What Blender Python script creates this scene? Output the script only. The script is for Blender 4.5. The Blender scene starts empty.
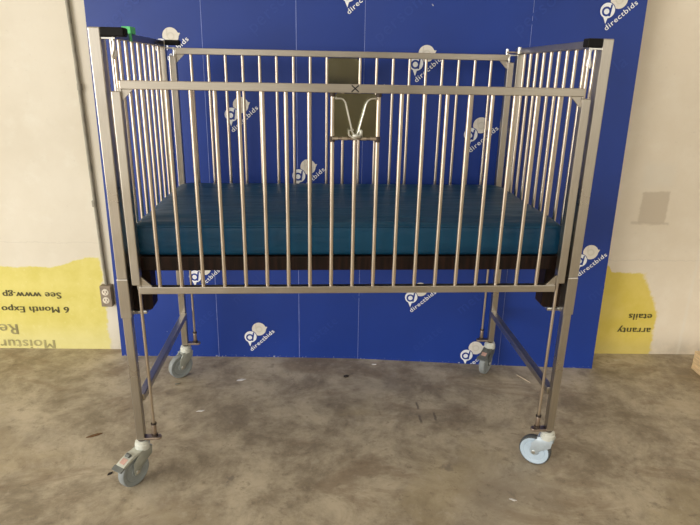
import bpy, bmesh, math, random
from mathutils import Vector, Matrix, noise
random.seed(7)
C = bpy.context.scene.collection
PI = math.pi

# ------------------------------------------------------------------ materials
def newmat(name):
    m = bpy.data.materials.new(name); m.use_nodes = True
    nt = m.node_tree; b = nt.nodes['Principled BSDF']
    return m, nt, b
def N(nt, typ, **kw):
    n = nt.nodes.new(typ)
    for k, v in kw.items():
        if k.startswith('i_'): n.inputs[k[2:].replace('_', ' ')].default_value = v
        else: setattr(n, k, v)
    return n
def L(nt, a, ao, b, bi): nt.links.new(a.outputs[ao], b.inputs[bi])
def math_(nt, op, a, b=None, clamp=False):
    n = nt.nodes.new('ShaderNodeMath'); n.operation = op; n.use_clamp = clamp
    for i, v in enumerate((a, b)):
        if v is None: continue
        if isinstance(v, (int, float)): n.inputs[i].default_value = v
        else: nt.links.new(v, n.inputs[i])
    return n.outputs[0]
def smooth(nt, v, lo, hi, a=0.0, b=1.0):
    n = nt.nodes.new('ShaderNodeMapRange'); n.interpolation_type = 'SMOOTHSTEP'
    nt.links.new(v, n.inputs['Value'])
    for k, x in (('From Min', lo), ('From Max', hi), ('To Min', a), ('To Max', b)): n.inputs[k].default_value = x
    return n.outputs['Result']
def mix(nt, fac, a, b, mode='MIX'):
    n = nt.nodes.new('ShaderNodeMix'); n.data_type = 'RGBA'; n.blend_type = mode
    if isinstance(fac, (int, float)): n.inputs[0].default_value = fac
    else: nt.links.new(fac, n.inputs[0])
    for i, v in ((6, a), (7, b)):
        if isinstance(v, tuple): n.inputs[i].default_value = (*v, 1) if len(v) == 3 else v
        else: nt.links.new(v, n.inputs[i])
    return n.outputs[2]
def objco(nt): return nt.nodes.new('ShaderNodeTexCoord').outputs['Object']
def noise_(nt, co, scale, detail=4, rough=.55, dist=0, sc=None):
    if sc:
        mp = nt.nodes.new('ShaderNodeMapping'); mp.inputs['Scale'].default_value = sc
        nt.links.new(co, mp.inputs['Vector']); co = mp.outputs['Vector']
    n = nt.nodes.new('ShaderNodeTexNoise'); nt.links.new(co, n.inputs['Vector'])
    n.inputs['Scale'].default_value = scale; n.inputs['Detail'].default_value = detail
    n.inputs['Roughness'].default_value = rough; n.inputs['Distortion'].default_value = dist
    return n.outputs['Fac']
def bump(nt, b, h, strength=.2, dist=.01):
    n = nt.nodes.new('ShaderNodeBump'); n.inputs['Strength'].default_value = strength
    n.inputs['Distance'].default_value = dist
    nt.links.new(h, n.inputs['Height']); nt.links.new(n.outputs['Normal'], b.inputs['Normal'])
def simple(name, col, rough=.5, metal=0, vary=.12, scale=30, bumpy=0, sc=None, spec=.5):
    m, nt, b = newmat(name)
    co = objco(nt); f = noise_(nt, co, scale, sc=sc)
    c1 = tuple(min(1, c*(1-vary)) for c in col); c2 = tuple(min(1, c*(1+vary)) for c in col)
    nt.links.new(mix(nt, smooth(nt, f, .3, .7), c1, c2), b.inputs['Base Color'])
    b.inputs['Roughness'].default_value = rough; b.inputs['Metallic'].default_value = metal
    b.inputs['Specular IOR Level'].default_value = spec
    if bumpy: bump(nt, b, f, bumpy, .003)
    return m

def steel(name, col, rough=.3, sc=(60, 60, 3), bumpy=.04):
    m, nt, b = newmat(name); co = objco(nt)
    f = noise_(nt, co, 6, 5, .6, sc=sc); g = noise_(nt, co, 5, 3)
    c = mix(nt, smooth(nt, f, .25, .75), tuple(x*.93 for x in col), tuple(min(1, x*1.05) for x in col))
    nt.links.new(c, b.inputs['Base Color'])
    b.inputs['Metallic'].default_value = 1
    nt.links.new(smooth(nt, g, .3, .7, rough-.04, rough+.07), b.inputs['Roughness'])
    if bumpy: bump(nt, b, f, bumpy, .001)
    return m
M = {}
M['steel'] = steel('brushed_steel', (.51, .475, .42), .30)
M['steel_h'] = steel('brushed_steel_rail', (.50, .46, .40), .34, sc=(3, 60, 60))
M['steel_bar'] = steel('polished_steel_bar', (.64, .56, .47), .31, bumpy=0)
M['steel_dark'] = steel('steel_plate_dark_reflection', (.34, .34, .25), .16, sc=(1.6, 1.6, 1.6), bumpy=.6)  # base colour darkened to olive, standing in for a dark reflection
M['bronze'] = steel('heat_tinted_steel', (.44, .36, .30), .38)
M['weld'] = simple('weld_scale', (.045, .03, .022), .7)
M['chrome'] = simple('zinc_plate', (.72, .72, .68), .28, 1, .08)
M['black'] = simple('black_rubber', (.006, .0055, .005), .6, spec=.2)
M['ink'] = simple('marker_ink', (.01, .01, .01), .5)
M['tyre'] = simple('grey_wheel_rubber', (.24, .26, .26), .6, 0, .08)
M['tyre_dark'] = simple('dark_wheel_rubber', (.075, .08, .08), .6, 0, .08)
M['hub'] = simple('grey_wheel_hub', (.27, .30, .30), .5, 0, .08)
M['hub_light'] = simple('pale_wheel_hub', (.44, .54, .63), .45, 0, .05)
M['fork'] = simple('caster_zinc', (.44, .47, .43), .4, .55, .12)
M['fork_dark'] = simple('caster_grey_housing', (.13, .14, .13), .5, .1, .12)
M['fork_blue'] = simple('caster_bright_zinc', (.52, .60, .66), .35, .5, .08)
M['collar'] = simple('caster_collar', (.66, .68, .62), .4, .2, .06)
M['pedal'] = simple('pale_brake_pedal', (.50, .51, .44), .45, .1, .1)
M['label_red'] = simple('faded_red_label', (.58, .36, .30), .6, 0, .2)
M['green'] = simple('green_tape', (.12, .62, .22), .6)
M['conduit'] = simple('grey_conduit_paint', (.27, .25, .20), .6)
M['outlet'] = simple('outlet_box_metal', (.25, .20, .15), .55)
M['ivory'] = simple('ivory_receptacle', (.72, .66, .55), .5)
M['slot'] = simple('outlet_slots', (.16, .09, .06), .6)
M['ply'] = simple('pale_plywood', (.78, .58, .34), .7, 0, .18, 12, sc=(1, 1, 14))
M['splinter'] = simple('pale_wood_splinter', (.62, .52, .38), .7)
M['leaf'] = simple('dry_leaf', (.16, .08, .03), .8)
M['darkbit'] = simple('dark_grit', (.03, .022, .018), .8)
M['chip'] = simple('white_paint_chip', (.75, .73, .70), .7)
M['white'] = simple('logo_white', (.90, .92, .95), .4, 0, .03)
M['cream'] = simple('logo_cream', (.78, .74, .66), .4, 0, .03)
M['cream2'] = simple('logo_cream_ring', (.70, .66, .57), .4, 0, .03)
M['seam'] = simple('panel_fold_edge', (.22, .28, .62), .5, 0, .25, 8)
M['edge'] = simple('panel_core', (.65, .66, .72), .6)

BLUE = (.007, .038, .265)
def blue_mat():
    m, nt, b = newmat('blue_printed_board'); co = objco(nt)
    f = noise_(nt, co, 2.2, 4); g = noise_(nt, co, 90, 5, .7)
    sep = nt.nodes.new('ShaderNodeSeparateXYZ'); nt.links.new(co, sep.inputs[0])
    c = mix(nt, smooth(nt, f, .3, .7), tuple(x*.92 for x in BLUE), tuple(x*1.08 for x in BLUE))
    k = math_(nt, 'MULTIPLY', smooth(nt, g, .60, .66), smooth(nt, sep.outputs['Z'], .004, .016, 1, 0))
    sp = noise_(nt, co, 38, 2, .4); k2 = math_(nt, 'ADD', k, smooth(nt, sp, .80, .82), True)
    c = mix(nt, k2, c, (.6, .62, .66))
    nt.links.new(c, b.inputs['Base Color'])
    b.inputs['Roughness'].default_value = .45; b.inputs['Specular IOR Level'].default_value = .45
    bump(nt, b, f, .05, .02)
    return m
M['blue'] = blue_mat()
M['blue_ink'] = simple('logo_blue_ink', BLUE, .5, 0, .03, spec=.45)
M['faint'] = simple('faint_blue_ink', tuple(x*f for x, f in zip(BLUE, (2.0, 1.3, 1.12))), .5, 0, .05, spec=.45)

def mattress_mat():
    m, nt, b = newmat('teal_vinyl'); co = objco(nt)
    f = noise_(nt, co, 4, 5, .55, .3, sc=(.6, 2.4, 2.4)); g = noise_(nt, co, 14, 3, .5, .6, sc=(.35, 1.6, 1.2))
    c = mix(nt, smooth(nt, f, .3, .7), (.0022, .040, .092), (.004, .058, .122))
    nt.links.new(c, b.inputs['Base Color']); b.inputs['Roughness'].default_value = .42
    b.inputs['Specular IOR Level'].default_value = .3
    bump(nt, b, g, .35, .02)
    return m
M['teal'] = mattress_mat()
def deck_mat():
    m, nt, b = newmat('dark_brown_deck'); co = objco(nt)
    f = noise_(nt, co, 8, 4, .6, sc=(9, 9, .6))
    nt.links.new(mix(nt, smooth(nt, f, .35, .75), (.006, .003, .002), (.030, .012, .007)), b.inputs['Base Color'])
    b.inputs['Roughness'].default_value = .5; b.inputs['Specular IOR Level'].default_value = .2
    return m
M['brown'] = deck_mat()

def floor_mat():
    m, nt, b = newmat('worn_concrete'); co = objco(nt)
    big = noise_(nt, co, 1.1, 5, .6, .3); mid = noise_(nt, co, 3.6, 12, .74, .25); fine = noise_(nt, co, 19, 9, .74, .2)
    swirl = noise_(nt, co, 2.6, 9, .68, .9, sc=(.75, 1.4, 1)); grit = noise_(nt, co, 110, 3, .6)
    warm = noise_(nt, co, 1.3, 7, .65, .5, sc=(1, 1.3, 1))
    c = mix(nt, smooth(nt, mid, .34, .66), (.235, .190, .130), (.56, .48, .35))
    c = mix(nt, smooth(nt, swirl, .50, .66, 0, .62), c, (.235, .170, .108))
    c = mix(nt, smooth(nt, warm, .52, .66, 0, .5), c, (.44, .36, .22))
    c = mix(nt, smooth(nt, big, .54, .68, 0, .45), c, (.43, .375, .29))
    c = mix(nt, smooth(nt, fine, .54, .68, 0, .42), c, (.53, .46, .36))
    c = mix(nt, smooth(nt, fine, .34, .46, .45, 0), c, (.15, .115, .08))
    c = mix(nt, smooth(nt, grit, .66, .74, 0, .35), c, (.10, .08, .06))
    st = noise_(nt, co, 4.6, 6, .62, .6)
    c = mix(nt, smooth(nt, st, .66, .72, 0, .5), c, (.12, .10, .085))
    sp = nt.nodes.new('ShaderNodeSeparateXYZ'); nt.links.new(co, sp.inputs[0])
    for sx_, y0_, y1_ in ((1.145, .32, .40), (1.150, .43, .51), (1.215, .335, .42)):
        xx = math_(nt, 'ABSOLUTE', math_(nt, 'SUBTRACT', math_(nt, 'ADD', sp.outputs['X'], math_(nt, 'MULTIPLY', fine, .02)), sx_+.01))
        k = math_(nt, 'MULTIPLY', smooth(nt, xx, .002, .008, .75, 0), math_(nt, 'MULTIPLY', smooth(nt, sp.outputs['Y'], y0_, y0_+.02), smooth(nt, sp.outputs['Y'], y1_-.02, y1_, 1, 0)))
        c = mix(nt, k, c, (.11, .09, .07))
    st2 = noise_(nt, co, 7, 3, .5, .3)
    c = mix(nt, smooth(nt, st2, .76, .79, 0, .6), c, (.60, .56, .48))
    nt.links.new(c, b.inputs['Base Color'])
    nt.links.new(smooth(nt, mid, .3, .7, .55, .78), b.inputs['Roughness'])
    hgt = math_(nt, 'ADD', math_(nt, 'MULTIPLY', mid, .6), math_(nt, 'MULTIPLY', fine, .35))
    bump(nt, b, hgt, .28, .01)
    return m
M['floor'] = floor_mat()

def wall_mat():
    m, nt, b = newmat('painted_sheathing_wall'); co = objco(nt)
    sep = nt.nodes.new('ShaderNodeSeparateXYZ'); nt.links.new(co, sep.inputs[0])
    S, Z = math_(nt, 'DIVIDE', sep.outputs['X'], 1.0164), math_(nt, 'DIVIDE', sep.outputs['Z'], 1.0164)
    f = noise_(nt, co, 1.4, 5, .6); g = noise_(nt, co, 7, 6, .65); h = noise_(nt, co, 40, 4, .6)
    c = mix(nt, smooth(nt, f, .35, .65), (.67, .615, .50), (.74, .69, .58))
    c = mix(nt, smooth(nt, g, .50, .72, 0, .5), c, (.78, .75, .65))
    c = mix(nt, smooth(nt, S, 2.2, 2.8, 0, .75), c, mix(nt, smooth(nt, g, .35, .7), (.88, .78, .625), (.92, .83, .68)))  # beiger right part, its colour also lightened to make up for weak light
    c = mix(nt, smooth(nt, h, .60, .74, 0, .15), c, (.45, .40, .32))
    w = math_(nt, 'MULTIPLY', math_(nt, 'SUBTRACT', g, .5), .10)
    w2 = math_(nt, 'MULTIPLY', math_(nt, 'SUBTRACT', h, .5), .02)
    s = math_(nt, 'ADD', S, math_(nt, 'ADD', w, w2)); z = math_(nt, 'ADD', Z, math_(nt, 'ADD', math_(nt, 'MULTIPLY', w, .4), w2))
    # low mottled grey band at wall foot, stronger towards the floor, right of the board
    c = mix(nt, math_(nt, 'MULTIPLY', smooth(nt, Z, .0, .16, .55, 0), smooth(nt, g, .3, .7)), c, (.40, .36, .28))
    # whiter skim coat beside the left yellow area
    # left bare yellow area: s < .60, top rises to the right
    top = math_(nt, 'ADD', smooth(nt, S, .33, .57, .470, .530), 0)
    a = math_(nt, 'MULTIPLY', smooth(nt, math_(nt, 'SUBTRACT', z, top), -.006, .006, 1, 0), smooth(nt, s, .595, .612, 1, 0))
    # right bare yellow area, s 2.9..3.58, corner cut at the top right
    edge = smooth(nt, Z, .22, .50, 3.585, 3.475)
    top2 = smooth(nt, S, 3.27, 3.30, .515, .478)
    r = math_(nt, 'MULTIPLY', smooth(nt, math_(nt, 'SUBTRACT', z, top2), -.006, .006, 1, 0), smooth(nt, math_(nt, 'SUBTRACT', s, edge), -.012, .012, 1, 0))
    r = math_(nt, 'MULTIPLY', r, smooth(nt, S, 2.6, 2.61))
    y1 = mix(nt, smooth(nt, g, .3, .7), (.66, .58, .13), (.74, .66, .20))
    y1 = mix(nt, smooth(nt, h, .56, .7, 0, .3), y1, (.80, .74, .36))
    y2 = mix(nt, smooth(nt, g, .3, .7), (.74, .59, .10), (.80, .65, .16))
    y1 = mix(nt, smooth(nt, Z, .02, .20, .45, 0), y1, (.72, .68, .38))
    y2 = mix(nt, smooth(nt, Z, .02, .12, .4, 0), y2, (.62, .54, .24))
    c = mix(nt, a, c, y1); c = mix(nt, r, c, y2)
    # beige patch where a plate was taken off, right wall
    def rect(s0, s1, z0, z1, e=.006):
        p = math_(nt, 'MULTIPLY', smooth(nt, s, s0-e, s0+e), smooth(nt, s, s1-e, s1+e, 1, 0))
        return math_(nt, 'MULTIPLY', p, math_(nt, 'MULTIPLY', smooth(nt, z, z0-e, z0+e), smooth(nt, z, z1-e, z1+e, 1, 0)))
    s = math_(nt, 'ADD', S, w2)
    c = mix(nt, rect(3.385, 3.525, .750, .915), c, (.67, .585, .46))
    c = mix(nt, math_(nt, 'MULTIPLY', rect(3.35, 3.55, .742, .756), .6), c, (.60, .52, .40))
    c = mix(nt, math_(nt, 'MULTIPLY', rect(3.37, 3.53, .93, 1.06, .03), .35), c, (.80, .76, .66))
    # board joints and small dark scuffs
    c = mix(nt, math_(nt, 'MULTIPLY', rect(-3, .62, .602, .607, .002), .25), c, (.50, .46, .38))
    c = mix(nt, math_(nt, 'MULTIPLY', rect(3.0, 7, .545, .550, .002), .2), c, (.50, .46, .38))
    c = mix(nt, math_(nt, 'MULTIPLY', rect(3.735, 3.75, -.1, 3, .006), .35), c, (.84, .80, .70))
    sc = noise_(nt, co, 11, 4, .6, .6, sc=(.7, 1, 2.2))
    c = mix(nt, smooth(nt, sc, .735, .76, 0, .6), c, (.42, .38, .31))
    nt.links.new(c, b.inputs['Base Color']); b.inputs['Roughness'].default_value = .62
    bump(nt, b, g, .12, .01)
    return m
M['wall'] = wall_mat()
M['print'] = simple('dark_olive_print', (.085, .075, .022), .6, 0, .2, 60)
M['print_faded'] = simple('faded_print', (.36, .32, .14), .6, 0, .3, 14)
M['ceiling'] = simple('ceiling_paint', (.72, .69, .62), .8)
M['side'] = simple('reflection_board_dark', (.36, .33, .27), .7)

# ------------------------------------------------------------------ mesh builder
class MB:
    def __init__(s): s.bm = bmesh.new(); s.mats = []
    def mi(s, m):
        if m not in s.mats: s.mats.append(m)
        return s.mats.index(m)
    def _add(s, tb, m, sm, M4=None):
        if M4: bmesh.ops.transform(tb, matrix=M4, verts=tb.verts)
        i = s.mi(m)
        for f in tb.faces: f.material_index = i; f.smooth = sm
        me = bpy.data.meshes.new('t'); tb.to_mesh(me); tb.free()
        s.bm.from_mesh(me); bpy.data.meshes.remove(me)
        return s
    def box(s, x0, x1, y0, y1, z0, z1, m, bev=.002, M4=None, seg=2):
        tb = bmesh.new(); bmesh.ops.create_cube(tb, size=1)
        for v in tb.verts: v.co = Vector(((x0+x1)/2+v.co.x*(x1-x0), (y0+y1)/2+v.co.y*(y1-y0), (z0+z1)/2+v.co.z*(z1-z0)))
        if bev: bmesh.ops.bevel(tb, geom=tb.edges[:], offset=bev, segments=seg, profile=.5, affect='EDGES')
        return s._add(tb, m, False, M4)
    def cyl(s, a, b, r, m, n=20, r2=None, caps=True, bev=0):
        a, b = Vector(a), Vector(b); d = b-a
        tb = bmesh.new(); bmesh.ops.create_cone(tb, cap_ends=caps, segments=n, radius1=r, radius2=r if r2 is None else r2, depth=d.length)
        if bev:
            es = [e for e in tb.edges if len(e.link_faces) == 2 and any(len(f.verts) > 4 for f in e.link_faces)]
            bmesh.ops.bevel(tb, geom=es, offset=bev, segments=3, profile=.5, affect='EDGES')
        M4 = Matrix.Translation((a+b)/2) @ d.to_track_quat('Z', 'Y').to_matrix().to_4x4()
        bmesh.ops.transform(tb, matrix=M4, verts=tb.verts)
        i = s.mi(m)
        for f in tb.faces: f.material_index = i; f.smooth = len(f.verts) <= 4
        me = bpy.data.meshes.new('t'); tb.to_mesh(me); tb.free(); s.bm.from_mesh(me); bpy.data.meshes.remove(me)
        return s
    def tube(s, pts, r, m, n=10):
        pts = [Vector(p) for p in pts]; tb = bmesh.new(); rings = []
        up = Vector((0, 1, 0))
        for i, p in enumerate(pts):
            t = (pts[min(i+1, len(pts)-1)]-pts[max(i-1, 0)]).normalized()
            u = up if abs(t.dot(up)) < .9 else Vector((1, 0, 0))
            a = t.cross(u).normalized(); b_ = t.cross(a)
            rings.append([tb.verts.new(p+r*(math.cos(q)*a+math.sin(q)*b_)) for q in [2*PI*k/n for k in range(n)]])
        for A, B in zip(rings, rings[1:]):
            for k in range(n): tb.faces.new((A[k], A[(k+1) % n], B[(k+1) % n], B[k]))
        tb.faces.new(rings[0][::-1]); tb.faces.new(rings[-1])
        bmesh.ops.recalc_face_normals(tb, faces=tb.faces)
        return s._add(tb, m, True)
    def prism(s, poly, o, u, v, w, m, smooth=False, bev=0):
        """poly in 2D (u,v axes), extruded along w (vector with length)"""
        o, u, v, w = map(Vector, (o, u, v, w)); tb = bmesh.new()
        A = [tb.verts.new(o+u*p[0]+v*p[1]) for p in poly]; B = [tb.verts.new(x.co+w) for x in A]
        tb.faces.new(A); tb.faces.new(B[::-1]); n = len(poly)
        for i in range(n): tb.faces.new((A[i], B[i], B[(i+1) % n], A[(i+1) % n]))
        bmesh.ops.recalc_face_normals(tb, faces=tb.faces)
        if bev: bmesh.ops.bevel(tb, geom=tb.edges[:], offset=bev, segments=2, profile=.5, affect='EDGES')
        return s._add(tb, m, smooth)
    def lathe(s, prof, c, axis, m, n=40):
        """prof: (radius, along) pairs about axis through c"""
        c, ax = Vector(c), Vector(axis).normalized()
        a = ax.cross(Vector((0, 0, 1)) if abs(ax.z) < .9 else Vector((1, 0, 0))).normalized(); b_ = ax.cross(a)
        tb = bmesh.new(); rings = []
        for r, h in prof:
            if r < 1e-6: rings.append([tb.verts.new(c+ax*h)])
            else: rings.append([tb.verts.new(c+ax*h+r*(math.cos(q)*a+math.sin(q)*b_)) for q in [2*PI*k/n for k in range(n)]])
        for A, B in zip(rings, rings[1:]):
            for k in range(n):
                k2 = (k+1) % n
                if len(A) == 1 and len(B) == 1: continue
                if len(A) == 1: tb.faces.new((A[0], B[k2], B[k]))
                elif len(B) == 1: tb.faces.new((A[k], A[k2], B[0]))
                else: tb.faces.new((A[k], A[k2], B[k2], B[k]))
        bmesh.ops.recalc_face_normals(tb, faces=tb.faces)
        return s._add(tb, m, True)
    def build(s, name, parent=None, origin=None):
        me = bpy.data.meshes.new(name)
        if origin is not None:
            bmesh.ops.translate(s.bm, vec=-Vector(origin), verts=s.bm.verts)
        s.bm.to_mesh(me); s.bm.free()
        for m in s.mats: me.materials.append(m)
        if any(p.use_smooth for p in me.polygons) and hasattr(me, 'set_sharp_from_angle'):
            me.set_sharp_from_angle(angle=math.radians(42))
        o = bpy.data.objects.new(name, me); C.objects.link(o)
        if parent: o.parent = parent
        if origin is not None:
            base = Vector((0, 0, 0)); p = parent
            while p: base += Vector(p.location); p = p.parent
            o.location = Vector(origin)-base
        return o
def tag(o, label=None, cat=None, group=None, kind=None):
    for k, v in (('label', label), ('category', cat), ('group', group), ('kind', kind)):
        if v: o[k] = v
    return o
def empty(name, loc=(0, 0, 0)):
    o = bpy.data.objects.new(name, None); C.objects.link(o); o.location = loc; o.empty_display_size = .1; return o
def part_copy(src, parent, loc):
    c = src.copy(); C.objects.link(c); c.parent = parent; c.location = loc; return c

# ------------------------------------------------------------------ the crib
W, D, H = 1.60, .8165, 1.578
S, ZB = .035, .147
crib = tag(empty('hospital_crib', (0, 0, 0)),
           'tall stainless steel hospital crib on four casters with barred drop sides, before the blue backdrop', 'crib')
st, sth, sb = M['steel'], M['steel_h'], M['steel_bar']
for lx in (0, 1):
    for ly in (0, 1):
        x0 = 0 if lx == 0 else W-S; y0 = 0 if ly == 0 else D-S
        p = MB().box(x0, x0+S, y0, y0+S, .787, H, st, .003).build('post', crib, (x0+S/2, y0+S/2, .787))
        MB().box(x0-.0012, x0+S+.0012, y0-.0012, y0+S+.0012, .644, .7875, st, .003).build('sleeve', p, (x0+S/2, y0+S/2, .644))
        i = .0025
        MB().box(x0+i, x0+S-i, y0+i, y0+S-i, ZB, .650, st, .003).build('leg', crib, (x0+S/2, y0+S/2, ZB))
# end panels: top rail, lower rail, ten bars; stretcher low between the legs
for lx in (0, 1):
    x0 = 0 if lx == 0 else W-S; xc = x0+S/2
    e = MB()
    e.box(x0+.002, x0+S-.002, S, D-S, 1.552, 1.577, st, .003)
    ep = e.build('end_panel', crib, (xc, D/2, .80))
    bar = MB().cyl((xc, .0775, .815), (xc, .0775, 1.556), .0065, sb).build('bar', ep, (xc, .0775, .815))
    MB().box(x0+.004, x0+S-.004, S, D-S, .795, .820, st, .003).build('lower_rail', ep, (xc, D/2, .80))
    bl = bar.location.copy()
    for k in range(1, 10):
        part_copy(bar, ep, bl+Vector((0, .0735*k, 0)))
    xs = .026 if lx == 0 else W-.026
    MB().box(xs-.014, xs+.014, S-.003, D-S+.003, .298, .326, st, .003).build('stretcher', crib, (xs, D/2, .298))

XL, XR = .0615, 1.540       # stile centres
def side_gate(y, dz, name):
    g = MB(); zt, zb = 1.403+dz, .7315+dz
    g.box(.074, 1.531, y-.0125, y+.0125, zt, zt+.026, sth, .002)
    g.box(.070, 1.524, y-.0125, y+.0125, zb, zb+.0255, sth, .002)
    for xc in (XL, XR):
        g.box(xc-.0145, xc+.0145, y-.0145, y+.0145, zb+.032, zt-.006, st, .003)
    G = g.build(name, crib, (.8, y, zb))
    bar = MB().cyl((.1375, y, zb+.02), (.1375, y, zt+.005), .0068, sb).build('bar', G, (.1375, y, zb+.02))
    bl = bar.location.copy(); P = .0732
    weld = MB()
    for k in range(19):
        x = .1375+P*k
        if k == 9:      # the middle bar starts under the latch plate
            MB().cyl((x, y, zb+.02), (x, y, zt-.146), .0068, sb).build('bar', G, (x, y, zb+.02))
        elif k: part_copy(bar, G, bl+Vector((P*k, 0, 0)))
    for xc, sg in ((XL, 1), (XR, -1)):
        xe = xc+sg*.014
        MB().prism([(0, 0), (sg*.036, .0), (0, -.036)], (xe, y-.003, zt+.001), (1, 0, 0), (0, 0, 1), (0, .006, 0), st).build('gusset', G, (xe, y, zt))
        MB().prism([(0, 0), (sg*.036, .0), (0, .036)], (xe, y-.003, zb+.0255), (1, 0, 0), (0, 0, 1), (0, .006, 0), st).build('gusset', G, (xe, y, zb+.0255))
        # tabs joining the stile to the rails
        MB().box(xc-.004+sg*.006, xc+.004+sg*.012, y-.006, y+.006, zt-.02, zt+.004, st, .001).build('tab', G, (xc, y, zt))
        MB().box(xc-.004+sg*.004, xc+.004+sg*.010, y-.006, y+.006, zb+.015, zb+.035, st, .001).build('tab', G, (xc, y, zb+.02))
    # latch plate between the middle bars
    xm = .1375+P*9
    pl = MB().prism([(xm-P+.006-xm, -.138), (P-.006, -.138), (P-.006, -.008), (P-.014, 0), (-P+.014, 0), (-P+.006, -.008)],
                    (xm, y-.002, zt-.001), (1, 0, 0), (0, 0, 1), (0, .003, 0), M['steel_dark'], bev=.0005)
    P_ = pl.build('latch_plate', G, (xm, y, zt-.139)); tag(P_, 'square steel latch plate, coloured dark for its reflection')
    return G, P_, zt, xm, P
front, fplate, zt, xm, P = side_gate(.0165, 0, 'side_gate')
back, bplate, bzt, _, _ = side_gate(D-.0165, .121, 'side_gate')
y = .0165
# dark weld marks above and below the bars of the front gate's plate, ribbed sill under plate
w = MB()
w.cyl((xm-P-.004, y-.004, zt-.141), (xm+P+.004, y-.004, zt-.141), .0045, M['bronze'])
for k in range(5):
    xx = xm-P+.012+k*(2*P-.024)/4
    w.cyl((xx-.012, y-.005, zt-.141), (xx+.006, y-.005, zt-.141), .0056, sb)
for sx in (-1, 1):
    for za, zb_ in ((zt-.152, zt-.134), (zt-.012, zt)):
        MB().cyl((xm+sx*P, y, za), (xm+sx*P, y, zb_), .0092, M['weld']).build('weld_mark', front, (xm+sx*P, y, za))
w.build('sill_rod', fplate, (xm, y, zt-.141))
# spring-wire latch handle in a V in front of the plate
h = MB(); yh = y-.019
def arc(a, b, c, n=6):
    a, b, c = map(Vector, (a, b, c)); return [a*(1-t)**2+b*2*t*(1-t)+c*t*t for t in [k/n for k in range(n+1)]]
def VH(dy, e):
    return [(xm-.062+e, yh+dy, zt-.017)] + arc((xm-.050+e, yh+dy, zt-.017), (xm-.036+e, yh+dy, zt-.017), (xm-.031+e, yh+dy, zt-.036)) + \
        arc((xm-.012+e, yh+dy, zt-.112), (xm-.008+e, yh+dy, zt-.128), (xm+.0+e, yh+dy, zt-.128)) + \
        arc((xm+.006+e, yh+dy, zt-.124), (xm+.010+e, yh+dy, zt-.118), (xm+.012+e, yh+dy, zt-.108)) + \
        arc((xm+.031+e, yh+dy, zt-.036), (xm+.037+e, yh+dy, zt-.017), (xm+.052+e, yh+dy, zt-.016)) + [(xm+.064+e, yh+dy, zt-.015)]
h.tube(VH(0, 0), .0028, M['chrome'])
for sx in (-1, 1): h.cyl((xm+sx*.062, yh, zt-.016), (xm+sx*.062, y, zt-.016), .0036, M['chrome'])
h.build('latch_handle', front, (xm, yh, zt-.13))
b = MB()
b.tube([(xm-.006, yh-.003, zt-.112), (xm-.022, yh-.003, zt-.114), (xm-.021, yh-.003, zt-.128), (xm-.008, yh-.003, zt-.138), (xm+.004, yh-.003, zt-.142)], .0032, M['chrome'])
b.box(xm-.009, xm+.022, yh-.005, y-.004, zt-.137, zt-.127, M['chrome'], .002)
b.box(xm+.013, xm+.022, yh-.005, y-.004, zt-.137, zt-.112, M['chrome'], .002)
b.build('latch_catch', front, (xm, yh, zt-.13))
x0 = xm-.003; zc = zt+.0135
cm = MB()
for s_ in (-1, 1):
    cm.prism([(-.0115, -s_*.010), (.0115, s_*.010), (.0115, s_*.010-.0052), (-.0115, -s_*.010-.0052)], (x0, y-.0129, zc+.0026), (1, 0, 0), (0, 0, 1), (0, .0006, 0), M['ink'])
tag(cm.build('cross_mark', front, (x0, y, zc)), 'black hand-drawn X mark')
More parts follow.
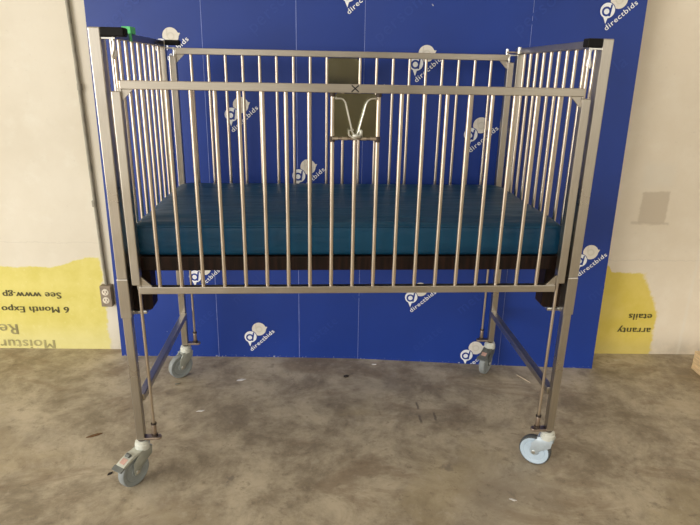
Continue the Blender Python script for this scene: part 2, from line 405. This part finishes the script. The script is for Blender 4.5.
# guide rods, their foot plates and top latches
for x in (.067, W-.066):
    sg = 1 if x < .5 else -1
    for yy, fb in ((y, 0), (D-y, 1)):
        r = MB().cyl((x, yy, .150), (x, yy, 1.552), .0056, sb).build('guide_rod', crib, (x, yy, .15))
        c_ = MB()
        c_.cyl((x, yy, .166), (x, yy, .208), .0088, M['bronze'], bev=.002)
        c_.cyl((x, yy, .208), (x, yy, .213), .0105, M['weld'])
        c_.cyl((x, yy, .158), (x, yy, .166), .0115, M['weld'])
        c_.build('rod_collar', r, (x, yy, .166))
        poly = [(-.036*sg, -.014), (.006*sg, -.014)] + [(sg*(.012+.013*math.sin(t)), -.014*math.cos(t)) for t in [PI*k/8 for k in range(0, 9)]] + [(-.036*sg, .014)]
        f = MB().prism(poly, (x, yy, .147), (1, 0, 0), (0, 1, 0), (0, 0, .010), M['bronze'], bev=.0015)
        f.build('foot_plate', crib, (x, yy, .147))
        f = MB()
        xa, xb = (S-.002, x+.009) if sg > 0 else (x-.009, W-S+.002)
        f.box(xa, xb, yy-.012, yy+.012, 1.545, 1.551, M['chrome'], .001)
        f.build('rod_bracket', crib, (x, yy, 1.548))
        hk = MB()
        hk.tube([(x-sg*.001, yy-.008, 1.548), (x+sg*.004, yy-.010, 1.535), (x+sg*.001, yy-.010, 1.515), (x-sg*.004, yy-.009, 1.500), (x-sg*.003, yy-.006, 1.490)], .0042, M['chrome'])
        hk.cyl((x, yy, 1.497), (x, yy, 1.515), .0078, M['chrome'])
        hk.build('latch_hook', r, (x, yy, 1.52))
        if not (fb and sg < 0):
            cap = MB(); x1, x2 = (S-.001, x+.037) if sg > 0 else (x-.018, W-S+.001)
            ya, yb = (yy-.018, yy+.020) if not fb else (yy-.020, yy+.018)
            cap.box(x1, x2-.008*fb, ya, yb, 1.5525+.007*fb, 1.5785+.002*fb, M['black'], .004, seg=3)
            if sg > 0 and not fb: cap.box(x2-.016, x2+.004, ya+.006, yb-.006, 1.556, 1.577, M['black'], .004)
            tag(cap.build('corner_cap', crib, (x, yy, 1.56)), 'black rubber corner cap')
        else:
            cap = MB(); cap.box(x-.016, W-S+.002, yy-.008, yy+.008, 1.556, 1.564, M['bronze'], .002)
            cap.cyl((x-.012, yy, 1.545), (x-.012, yy, 1.574), .007, M['chrome'])
            cap.cyl((W-S+.004, yy-.022, 1.55), (W-S+.004, yy-.022, 1.583), .009, M['chrome'], bev=.003)
            tag(cap.build('corner_latch', crib, (x, yy, 1.56)), 'bare metal corner latch')
# green tape round the left end rail
tp = MB(); tp.box(.006, .0362, .305, .365, 1.577, 1.600, M['green'], .0008); tp.box(.033, .0358, .300, .318, 1.5515, 1.578, M['green'], .0003)
tag(tp.build('tape', crib, (.02, .36, 1.57)), 'scrap of bright green tape')

# mattress deck (part of the crib): brown frame, end brackets on the sleeves
d = MB()
d.box(.045, W-.045, .052, .078, .800, .851, M['brown'], .003)
d.box(.045, W-.045, .738, .764, .800, .851, M['brown'], .003)
d.box(.045, .075, .078, .738, .800, .851, M['brown'], .003)
d.box(W-.075, W-.045, .078, .738, .800, .851, M['brown'], .003)
d.box(.075, W-.075, .078, .738, .838, .848, M['brown'], .001)
for k in range(1, 6): d.box(W*k/6-.012, W*k/6+.012, .078, .738, .815, .838, M['brown'], .001)
dk = tag(d.build('mattress_deck', crib, (.8, .4, .8)), 'dark brown mattress deck')
for lx in (0, 1):
    for yy in (.095, .722):
        def X(v): return v if lx == 0 else W-v
        zlo = .648 if yy < .4 else .735
        poly = [(X(.016), .80), (X(.094), .80), (X(.094), zlo+.015)] + [(X(.094-.015*(1-math.cos(t))), zlo+.015-.015*math.sin(t)) for t in [PI/2*k/6 for k in range(1, 7)]] + [(X(.016), zlo)]
        br = MB().prism(poly, (0, yy-.03, 0), (1, 0, 0), (0, 0, 1), (0, .06, 0), M['brown']).build('deck_bracket', dk, (X(.05), yy, zlo))
        xa, xb = sorted((X(.030), X(.078)))
        if yy < .4:
            xc1, xc2 = sorted((X(.014), X(.072)))
            MB().box(xc1, xc2, .055, .135, zlo-.012, zlo+.001, M['chrome'], .003).build('bracket_clamp', dk, (X(.04), .08, zlo-.01))
            xc1, xc2 = sorted((X(.006), X(.028)))
            MB().box(xc1, xc2, S-.001, .066, zlo-.010, .80, M['chrome'], .003).build('bracket_clamp', dk, (X(.02), .05, .7))

# casters
LIFT = .024
def caster(x, y, ang, mats, pedal=None, trail=.036):
    """ang: heading of the trail in degrees"""
    hub_m, tyre_m, fork_m = mats
    t = Vector((math.cos(math.radians(ang)), math.sin(math.radians(ang)), 0)); ax = Vector((-t.y, t.x, 0))
    R = .0625; c = Vector((x, y, R-LIFT))+t*trail
    f = MB()
    f.lathe([(0, .1475), (.0135, .1475), (.0135, .138), (0, .138)], (x, y, 0), (0, 0, 1), M['weld'])
    f.lathe([(0, .141), (.021, .141), (.0245, .138), (.0245, .131), (.0275, .128), (.0275, .108), (0, .108)], (x, y, 0), (0, 0, 1), M['collar'])
    # fork: crown and two cheeks tapering to the axle
    cheek = [(-.027-trail, .070), (-.022-trail, .074)]
    poly = [(.028, .0585), (-.032, .0585), (-.030, .040), (-trail+0-.012+trail*0, .020)]
    # cheek polygon in (t, z) around wheel centre; head end sits over the stem
    poly = [(-trail-.026, .070), (-trail+.030, .070), (.012, .040), (.014, .010), (.012, -.010), (.0, -.015), (-.012, -.010), (-.020, .010), (-trail-.022, .040)]
    for sgn in (-1, 1):
        o = c+ax*(sgn*.0185)
        f.prism(poly, o, t, (0, 0, 1), ax*(sgn*.004), fork_m, bev=.001)
    top = [(-trail-.027, .070), (-trail+.031, .070), (-trail+.036, .074), (-trail+.026, .078), (-trail-.027, .078)]
    f.prism([(p[0], p[1]-.004) for p in top], c-ax*.0225, t, (0, 0, 1), ax*.045, fork_m, bev=.0015)
    f.cyl(c-ax*.0255, c+ax*.0255, .0075, M['chrome'], bev=.0015)
    F = f.build('caster', crib, (x, y, .125))
    # tyre and hub
    w = MB()
    w.lathe([(R-.013, -.0135), (R-.005, -.0145), (R-.001, -.0105), (R, 0), (R-.001, .0105), (R-.005, .0145), (R-.013, .0135)], c, ax, tyre_m, 48)
    for sg in (-1, 1):
        w.lathe([(R-.0045, sg*.0142), (R-.018, sg*.0148), (R-.0215, sg*.0120), (R-.023, sg*.0140), (.020, sg*.0135), (.018, sg*.016), (0, sg*.016)], c, ax, hub_m, 48)
    wh = w.build('wheel', F, c)
    if pedal:
        p = MB(); L1 = .058
        u = t; z = Vector((0, 0, 1))
        side = [(-trail+.024, .074), (.014, .072), (.040, .063), (.064, .051), (.068, .045), (.063, .042), (.042, .050), (.020, .058), (-trail+.024, .064)]
        p.prism(side, c-ax*.021-t*.006, t, z, ax*.042, pedal, bev=.002)
        Pd = p.build('brake_pedal', F, c+t*.04)
        q = MB()
        q.prism([(.060, .048), (.074, .040), (.080, .040), (.080, .044), (.063, .052)], c-ax*.025-t*.006, t, z, ax*.050, M['fork_dark'], bev=.001)
        q.build('pedal_lip', F, c+t*.08)
        q = MB(); q.prism([(.014, .070), (.026, .065), (.032, .073), (.024, .080), (.016, .079)], c-ax*.010-t*.006, t, z, ax*.020, M['fork_dark'], bev=.001)
        q.build('pedal_button', F, c+t*.03)
        r_ = MB(); r_.prism([(.034, .0660), (.054, .0565), (.0545, .0573), (.0345, .0668)], c-ax*.012-t*.006, t, z, ax*.024, M['label_red'])
        r_.build('pedal_label', F, c+t*.05)
    return F
pc = S/2
caster(pc, pc, -124, (M['hub'], M['tyre'], M['fork']), M['pedal'], trail=.050)
caster(W-pc, pc, 143, (M['hub_light'], M['tyre_dark'], M['fork_blue']), trail=.040)
caster(pc, D-pc, -138, (M['hub'], M['tyre'], M['fork']))
caster(W-pc, D-pc, -128, (M['hub'], M['tyre'], M['fork_dark']), M['fork_dark'])

crib.location.z = LIFT

# ------------------------------------------------------------------ mattress
def mattress():
    bm = bmesh.new(); x0, x1, y0, y1, z0, z1 = .052, W-.052, .054, .762, .852, .966
    nx, ny, nz = 110, 50, 12
    r = .018
    def P(u, v, w):
        return Vector((x0+(x1-x0)*u, y0+(y1-y0)*v, z0+(z1-z0)*w))
    verts = {}
    def gv(i, j, k):
        key = (i, j, k)
        if key not in verts:
            p = P(i/nx, j/ny, k/nz)
            # round the edges
            q = Vector((min(max(p.x, x0+r), x1-r), min(max(p.y, y0+r), y1-r), min(max(p.z, z0+r), z1-r)))
            dlt = p-q
            if dlt.length > 1e-9: p = q+dlt.normalized()*min(dlt.length, r)
            u, v, w = i/nx, j/ny, k/nz
            puff = max(0, min(u, 1-u))*30; puff = min(1, puff); pv = min(1, min(v, 1-v)*8)
            if k == nz:
                p.z += (.010*pv+.010*v)*puff
                p.z += .003*noise.noise(Vector((p.x*2.2, p.y*6, 1)))*pv+.0018*noise.noise(Vector((p.x*5, p.y*14, 3)))
            if j == 0:
                p.y -= .005*math.sin(PI*w) - .0022*noise.noise(Vector((p.x*7, p.z*16, 5)))
                edge = max(0, 1-min(u, 1-u)*7)
                p.y -= .004*edge*noise.noise(Vector((p.x*14, p.z*45+p.x*20, 2)))
            verts[key] = bm.verts.new(p)
        return verts[key]
    for i in range(nx):
        for j in range(ny):
            bm.faces.new((gv(i, j, nz), gv(i+1, j, nz), gv(i+1, j+1, nz), gv(i, j+1, nz)))
            bm.faces.new((gv(i, j, 0), gv(i, j+1, 0), gv(i+1, j+1, 0), gv(i+1, j, 0)))
        for k in range(nz):
            bm.faces.new((gv(i, 0, k), gv(i+1, 0, k), gv(i+1, 0, k+1), gv(i, 0, k+1)))
            bm.faces.new((gv(i, ny, k), gv(i, ny, k+1), gv(i+1, ny, k+1), gv(i+1, ny, k)))
    for j in range(ny):
        for k in range(nz):
            bm.faces.new((gv(0, j, k), gv(0, j, k+1), gv(0, j+1, k+1), gv(0, j+1, k)))
            bm.faces.new((gv(nx, j, k), gv(nx, j+1, k), gv(nx, j+1, k+1), gv(nx, j, k+1)))
    bmesh.ops.recalc_face_normals(bm, faces=bm.faces)
    for f in bm.faces: f.smooth = True
    bmesh.ops.translate(bm, vec=(-.8, -.4, -.852), verts=bm.verts)
    me = bpy.data.meshes.new('crib_mattress'); bm.to_mesh(me); bm.free(); me.materials.append(M['teal'])
    o = bpy.data.objects.new('crib_mattress', me); C.objects.link(o); o.location = (.8, .4, .852)
    o.location.z += 0
    tag(o, 'dark teal vinyl mattress lying inside the steel crib', 'mattress')
    pts = []
    y = .052; z = .9585
    for k in range(61):
        x = .075+(W-.15)*k/60; pts.append((x, y+.001*noise.noise(Vector((x*6, 0, 0))), z+.0015*noise.noise(Vector((x*4, 2, 0)))))
    MB().tube(pts, .0028, M['teal'], 8).build('piping', o, (.8, y, z)); o.location.z += LIFT
mattress()

# ------------------------------------------------------------------ printed backdrop
foot = [(-.3810, 1.0131), (.1477, .9873), (.5847, .9652), (.9029, .9435), (1.6560, .8466), (2.1550, .7962)]
K = .03; TOP = 2.0; G = 1.0164
bd = tag(empty('printed_backdrop', (.8, .9, 0)), 'tall blue folding backdrop printed with white logos, leaning on the cream wall behind the crib', 'backdrop')
up = Vector((0, K, 1)).normalized()
frames = []
for i in range(5):
    a = Vector((*foot[i], 0)); b_ = Vector((*foot[i+1], 0)); t = (b_-a).normalized(); n = t.cross(up).normalized()
    if n.y > 0: n = -n
    frames.append((a, b_, t, n, (b_-a).length))
    g = .0012; Ln = (b_-a).length
    pm = MB()
    tb = bmesh.new(); V = []
    for (s_, h_, dpt) in ((g, 0, 0), (Ln-g, 0, 0), (Ln-g, TOP, 0), (g, TOP, 0), (g, 0, .008), (Ln-g, 0, .008), (Ln-g, TOP, .008), (g, TOP, .008)):
        V.append(tb.verts.new(a+t*s_+Vector((0, K, 1))*h_-n*dpt))
    for q in ((0, 1, 2, 3), (7, 6, 5, 4), (0, 4, 5, 1), (1, 5, 6, 2), (2, 6, 7, 3), (3, 7, 4, 0)): tb.faces.new([V[k] for k in q])
    bmesh.ops.recalc_face_normals(tb, faces=tb.faces)
    pm._add(tb, M['blue'], False)
    pm.build('panel', bd, a)
    if i:
        sm = MB()
        ns = 24; w_ = (.0011, .0013, .0009, .0008)[i-1]
        poly = []
        for side in (-1, 1):
            rng = range(ns+1) if side < 0 else range(ns, -1, -1)
            for k in rng:
                hh = TOP*k/ns; wob = .0007*noise.noise(Vector((hh*9, i*3, side)))
                poly.append((side*w_+wob, hh))
        sm.prism(poly, a+n*.0006, t, Vector((0, K, 1)), -n*.004, M['seam'])
        sm.build('fold_line', bd, a)
def text_mesh(s, size, bold=0, spacing=1.0, align='LEFT'):
    cu = bpy.data.curves.new('t', 'FONT'); cu.body = s; cu.size = size; cu.offset = bold; cu.space_character = spacing
    cu.align_x = align; cu.resolution_u = 4
    o = bpy.data.objects.new('t', cu); C.objects.link(o)
    bpy.context.view_layer.update()
    me = bpy.data.meshes.new_from_object(o.evaluated_get(bpy.context.evaluated_depsgraph_get()))
    bpy.data.objects.remove(o); bpy.data.curves.remove(cu)
    return me
def flat(mb, poly_or_me, m, T, dz):
    """add flat art in local xy at height dz, T = 4x4 to world"""
    tb = bmesh.new()
    if isinstance(poly_or_me, list):
        tb.faces.new([tb.verts.new((p[0], p[1], 0)) for p in poly_or_me])
    else: tb.from_mesh(poly_or_me)
    for v in tb.verts: v.co.z = dz
    bmesh.ops.recalc_face_normals(tb, faces=tb.faces)
    if tb.faces and sum(f.normal.z*f.calc_area() for f in tb.faces) < 0: bmesh.ops.reverse_faces(tb, faces=tb.faces)
    mb._add(tb, m, False, T)
def circ(cx, cy, r, n=40): return [(cx+r*math.cos(2*PI*k/n), cy+r*math.sin(2*PI*k/n)) for k in range(n)]
def ringmesh(cx, cy, r1, r0, n=40):
    tb = bmesh.new(); A = [tb.verts.new((x, y_, 0)) for x, y_ in circ(cx, cy, r1, n)]; B = [tb.verts.new((x, y_, 0)) for x, y_ in circ(cx, cy, r0, n)]
    for k in range(n): tb.faces.new((A[k], A[(k+1) % n], B[(k+1) % n], B[k]))
    me = bpy.data.meshes.new('r'); tb.to_mesh(me); tb.free(); return me
def bubble(cx, cy, r, ang, tip, half):
    a = math.radians(ang); h_ = math.radians(half); out = []
    n = 44
    for k in range(n+1):
        q = a+h_+(2*PI-2*h_)*k/n; out.append((cx+r*math.cos(q), cy+r*math.sin(q)))
    out.append((cx+tip*math.cos(a+.12), cy+tip*math.sin(a+.12)))
    return out
TXT = text_mesh('directbids', .0315, .00035, 1.12)
wd = max(v.co.x for v in TXT.vertices)
for v in TXT.vertices: v.co.x *= .172/wd
def panel_of(x):
    for i in range(5):
        if x < foot[i+1][0] or i == 4: return i
def board_T(x, z, rot=0, off=.0015):
    x = x*G-.0108; z = z*G
    i = panel_of(x); a, b_, t, n, Ln = frames[i]
    s_ = (x-a.x)/t.x
    o = a+t*s_+Vector((0, K, 1))*z+n*off
    Mx = Matrix((( t.x, up.x, n.x, o.x), (t.y, up.y, n.y, o.y), (t.z, up.z, n.z, o.z), (0, 0, 0, 1)))
    return Mx @ Matrix.Rotation(math.radians(rot), 4, 'Z'), i
def clip(mb):
    a5 = frames[4]; geom = lambda: mb.bm.verts[:]+mb.bm.edges[:]+mb.bm.faces[:]
    bmesh.ops.bisect_plane(mb.bm, geom=geom(), plane_co=(0, 0, .002), plane_no=(0, 0, -1), clear_outer=True)
    bmesh.ops.bisect_plane(mb.bm, geom=geom(), plane_co=a5[1]-a5[2]*.002, plane_no=a5[2], clear_outer=True)
    a0 = frames[0]
    bmesh.ops.bisect_plane(mb.bm, geom=geom(), plane_co=a0[0]+a0[2]*.002, plane_no=-a0[2], clear_outer=True)
    bmesh.ops.bisect_plane(mb.bm, geom=geom(), plane_co=(0, 0, TOP-.002), plane_no=(0, 0, 1), clear_outer=True)
RB = ringmesh(.047, .044, .018, .0115)
logos = [(-.032, 1.562), (.276, 1.263), (.592, .978), (.328, .119), (1.137, 1.507), (1.407, 1.193), (1.167, .364), (1.471, .051),
         (1.962, 1.743), (1.993, .592), (.056, .453), (.821, 1.795), (.87, .66), (.02, .80), (1.70, .90), (1.45, 1.86), (.25, 1.88)]
for x, z in logos[:12]:
    T, i = board_T(x, z); lg = MB(); o = 0
    flat(lg, bubble(.046, .045, .0375, 10, .0475, 13), M['cream'], T, .0)
    flat(lg, RB, M['cream2'], T, .0004)
    flat(lg, [(.027, .046), (.033, .046), (.033, .079), (.027, .077)], M['cream2'], T, .0004)
    flat(lg, circ(0, 0, .0355), M['blue_ink'], T, .0006)
    flat(lg, bubble(0, 0, .0325, -100, .056, 17), M['white'], T, .0009)
    # the letter d: ring and stem
    flat(lg, ringmesh(-.004, -.004, .0205, .0120), M['blue_ink'], T, .0013)
    Ts = T @ Matrix.Rotation(math.radians(-8), 4, 'Z')
    flat(lg, [(.0095, -.022), (.0170, -.022), (.0170, .0285), (.0095, .026)], M['blue_ink'], Ts, .0014)
    flat(lg, TXT, M['white'], T @ Matrix.Translation((.004, -.086, 0)) @ Matrix.Rotation(math.radians(42.5), 4, 'Z'), .0009)
    clip(lg); a = frames[i][0]
    lg.build('printed_logo', bd, T.translation)
def faint(s, x, z, size):
    T, i = board_T(x, z, 42, .0012); me = text_mesh(s, size, .0004, 1.12); g_ = MB(); flat(g_, me, M['faint'], T, 0); clip(g_)
    if len(g_.bm.faces): g_.build('faint_lettering', bd, T.translation)
for s, x, z, size in (('personal', -.262, 1.615, .085), ('personal', .392, 1.620, .085), ('personal', .965, 1.590, .085), ('personal', 1.585, 1.632, .085),
                      ('estate', .005, .120, .07), ('estate', .655, .085, .07), ('estate', 1.205, .058, .07),
                      ('metal', .262, .300, .08), ('metal', 1.425, .280, .08), ('metal', 2.075, .375, .08), ('metal', .88, .33, .08), ('la', 2.045, 1.485, .085)):
    faint(s, x, z, size)

# ------------------------------------------------------------------ room
def structure(o): o['kind'] = 'structure'; return o
f = MB(); f.box(-5, 6.5, -7, 1.4, -.1, 0, M['floor'], 0)
structure(f.build('floor'))
ang = math.atan2(-.0462, .9989)
w = MB(); w.box(-3.6, 7.5, 0, .15, 0, 3.6, M['wall'], 0)
wb = structure(w.build('wall_back')); wb.location = (-1.0750, 1.1220, 0); wb.rotation_euler = (0, 0, ang)
c_ = MB(); c_.box(-4.6, 6.2, -3.4, 1.3, 3.6, 3.7, M['ceiling'], 0); structure(c_.build('ceiling'))
s_ = MB(); s_.box(.45, 2.3, -4.2, -4.05, 0, 3.6, M['side'], 0); structure(s_.build('dark_reflection_board'))  # unseen slab added behind the camera to darken reflections in the latch plates

def wall_text(s, sx, z, size, m, bold=0, spacing=1.06, squash=1):
    """upside-down print whose first letter starts at sx, running towards smaller s; z = baseline (upper side)"""
    sx *= G; z *= G; size *= G; me = text_mesh(s, size, bold, spacing); g_ = MB()
    T = Matrix(((-squash, 0, 0, sx), (0, 0, -1, -.0016), (0, -1, 0, z), (0, 0, 0, 1)))
    flat(g_, me, m, T, 0); flat(g_, me, m, T @ Matrix.Translation((.0015, 0, 0)), .0002); flat(g_, me, m, T @ Matrix.Translation((.0030, .0005, 0)), .0004)
    bmesh.ops.bisect_plane(g_.bm, geom=g_.bm.verts[:]+g_.bm.edges[:]+g_.bm.faces[:], plane_co=(0, 0, .003), plane_no=(0, 0, -1), clear_outer=True)
    o = g_.build('printed_lettering', wb); return o
wall_text('See www.gp', .378, .330, .050, M['print'], squash=1.17)
wall_text('6 Month Expo', .408, .248, .050, M['print'], squash=1.17)
wall_text('Re', .124, .144, .086, M['print_faded'], squash=1.1)
wall_text('Moisture', .310, .052, .080, M['print_faded'], squash=1.12)
wall_text('etails', 3.560, .243, .052, M['print'], squash=1.14)
wall_text('arranty', 3.566, .160, .054, M['print'], squash=1.10)

def wallpt(s, z, off=0): return Vector((-1.075+s*G*.9989-off*.0462, 1.1220-s*G*.0462-off*.9989, z*G))
cd = MB()
cd.tube([wallpt(.606, 3.58, .012), wallpt(.606, 1.75, .012), wallpt(.612, 1.5, .012), wallpt(.617, .95, .012), wallpt(.621, .60, .012), wallpt(.625, .40, .012), wallpt(.625, .384, .012)], .0085, M['conduit'], 14)
for zz in (1.36, .80): cd.cyl(wallpt(.615, zz, .013), wallpt(.615, zz+.03, .013), .0115, M['conduit'])
tag(cd.build('conduit'), 'thin grey electrical conduit running down the cream wall left of the blue backdrop', 'conduit')
ob = tag(empty('electrical_outlet', wallpt(.626, .27)), 'small metal outlet box with two receptacles at the foot of the conduit', 'electrical outlet')
bxm = Matrix.Translation(wallpt(.626, 0)) @ Matrix.Rotation(ang, 4, 'Z')
MB().box(-.029, .029, -.040, 0, .271, .389, M['outlet'], .003, bxm).build('outlet_box', ob, wallpt(.626, .27))
for zz in (.349, .304):
    r_ = MB(); r_.cyl(wallpt(.626, zz, .038), wallpt(.626, zz, .0425), .0185, M['ivory'], bev=.0015)
    rc = r_.build('receptacle', ob, wallpt(.626, zz, .04))
    q = MB()
    for dx in (-.007, .007): q.box(dx-.0018, dx+.0018, -.0435, -.042, zz*G-.002, zz*G+.009, M['slot'], 0, bxm)
    q.cyl(wallpt(.626, zz-.008, .042), wallpt(.626, zz-.008, .0436), .003, M['slot'])
    q.build('slots', rc, wallpt(.626, zz, .043))

# plywood block at the right edge of the frame
pb = MB(); a0 = Vector((2.702, .7846, 0)); tv = Vector((-.06, -.998, 0)).normalized(); xv = Vector((.998, -.06, 0))
for k in range(5):
    z0 = .0005+k*.021
    pb.prism([(0, 0), (.46, 0), (.46, .40), (0, .40)], a0+Vector((0, 0, z0))+xv*(.001*(k % 2)), tv, xv, (0, 0, .0200), M['ply'], bev=.001)
tag(pb.build('plywood_block', None, a0), 'pale stack of plywood sheets lying on the concrete at the right edge', 'plywood')

# small litter on the floor
def litter(name, x, y, rot, poly, h, m, label, cat, group=None):
    x = x*G-.0108; y = y*G+.0304
    r = math.radians(rot); t = (math.cos(r), math.sin(r), 0); s2 = (-math.sin(r), math.cos(r), 0)
    o = MB().prism(poly, (x, y, .0003), t, s2, (0, 0, h), m).build(name, None, (x, y, 0))
    return tag(o, label, cat, group)
litter('wood_splinter', 1.727, .66, 118, [(-.045, -.0015), (.045, -.0005), (.045, .002), (-.045, .002)], .003, M['splinter'], 'thin pale wood splinter on the concrete under the right end of the crib', 'splinter')
litter('dry_leaf', -.256, .25, 25, [(-.032, 0), (-.012, -.006), (.016, -.004), (.034, .002), (.014, .009), (-.014, .006)], .003, M['leaf'], 'small curled brown leaf on the concrete left of the front left caster', 'leaf')
litter('dark_pebble', .826, .705, 10, [(-.013, 0), (-.006, -.008), (.008, -.006), (.014, .002), (.004, .008), (-.008, .006)], .008, M['darkbit'], 'small dark pebble on the concrete in front of the backdrop middle', 'pebble')
litter('metal_screw', -.004, .655, 20, [(-.010, -.003), (.012, -.003), (.014, .004), (-.008, .005)], .006, M['chrome'], 'small bright metal screw on the floor below the back left caster', 'screw')
litter('paint_chip', .30, .69, 15, [(-.022, -.004), (.004, -.010), (.026, .0), (.006, .009), (-.014, .006)], .0015, M['chip'], 'white paint chip on the floor below the circular logo near the backdrop foot', 'paint chip', 'paint chips on the concrete')
litter('paint_chip', .15, .42, 5, [(-.018, -.003), (.008, -.006), (.02, .004), (-.006, .006)], .0015, M['chip'], 'pale paint chip on the open concrete right of the left stretcher', 'paint chip', 'paint chips on the concrete')
litter('paint_chip', 1.384, -.196, -35, [(-.014, -.003), (.006, -.005), (.014, .004), (-.006, .004)], .0015, M['chip'], 'pale paint chip on the concrete nearest the camera, left of the front right caster', 'paint chip', 'paint chips on the concrete')
litter('grit', -.111, .004, 40, [(-.011, -.003), (.004, -.006), (.012, .002), (-.002, .006)], .004, M['darkbit'], 'dark speck of grit beside the brake pedal of the front left caster', 'grit')
litter('wood_chip', .98, .83, 0, [(-.012, -.003), (.010, -.004), (.014, .003), (-.010, .004)], .003, M['chip'], 'white flake of board lying against the foot of the backdrop', 'flake')

# ------------------------------------------------------------------ light and camera
sc = bpy.context.scene
wd_ = bpy.data.worlds.new('daylight'); sc.world = wd_; wd_.use_nodes = True
nt = wd_.node_tree; bg = nt.nodes['Background']
tc = nt.nodes.new('ShaderNodeTexCoord'); sp = nt.nodes.new('ShaderNodeSeparateXYZ'); nt.links.new(tc.outputs['Generated'], sp.inputs[0])
colr = mix(nt, smooth(nt, sp.outputs['Z'], -.02, .14), (.50, .46, .38), (1.0, .98, .94))
side_tone = mix(nt, smooth(nt, sp.outputs['X'], -.75, .30), (1.45, 1.44, 1.42), (1.40, 1.35, 1.26))
side_tone = mix(nt, smooth(nt, sp.outputs['X'], .40, .80), side_tone, (.50, .46, .40))
colr = mix(nt, 1.0, colr, side_tone, 'MULTIPLY')
nt.links.new(colr, bg.inputs['Color']); bg.inputs['Strength'].default_value = 1.2
def area(name, loc, target, sx, sy, power, col):
    l = bpy.data.lights.new(name, 'AREA'); l.shape = 'RECTANGLE'; l.size = sx; l.size_y = sy; l.energy = power; l.color = col
    o = bpy.data.objects.new(name, l); C.objects.link(o); o.location = loc
    o.rotation_euler = (Vector(target)-Vector(loc)).to_track_quat('-Z', 'Y').to_euler(); return o
area('doorway_daylight', (-6.6, -5.2, 2.0), (1.2, .8, .9), 4.6, 3.4, 430, (1.0, .97, .92))

cam = bpy.data.cameras.new('camera'); co = bpy.data.objects.new('camera', cam); C.objects.link(co)
cam.sensor_width = 36; cam.lens = 573.03*36/700; cam.clip_start = .05
Fv = Vector((.06407355, .94659224, -.31600271)); Rv = Vector((.9979425, -.06150932, .01809311)); Uv = Vector((.00231031, .31651182, .94858575))
co.matrix_world = Matrix(((Rv.x, Uv.x, -Fv.x, .66125), (Rv.y, Uv.y, -Fv.y, -1.85835), (Rv.z, Uv.z, -Fv.z, 1.49045), (0, 0, 0, 1)))
sc.camera = co
sc.view_settings.view_transform = 'Standard'; sc.view_settings.look = 'None'; sc.view_settings.gamma = 1
sc.view_settings.use_curve_mapping = False; sc.view_settings.exposure = 0.13
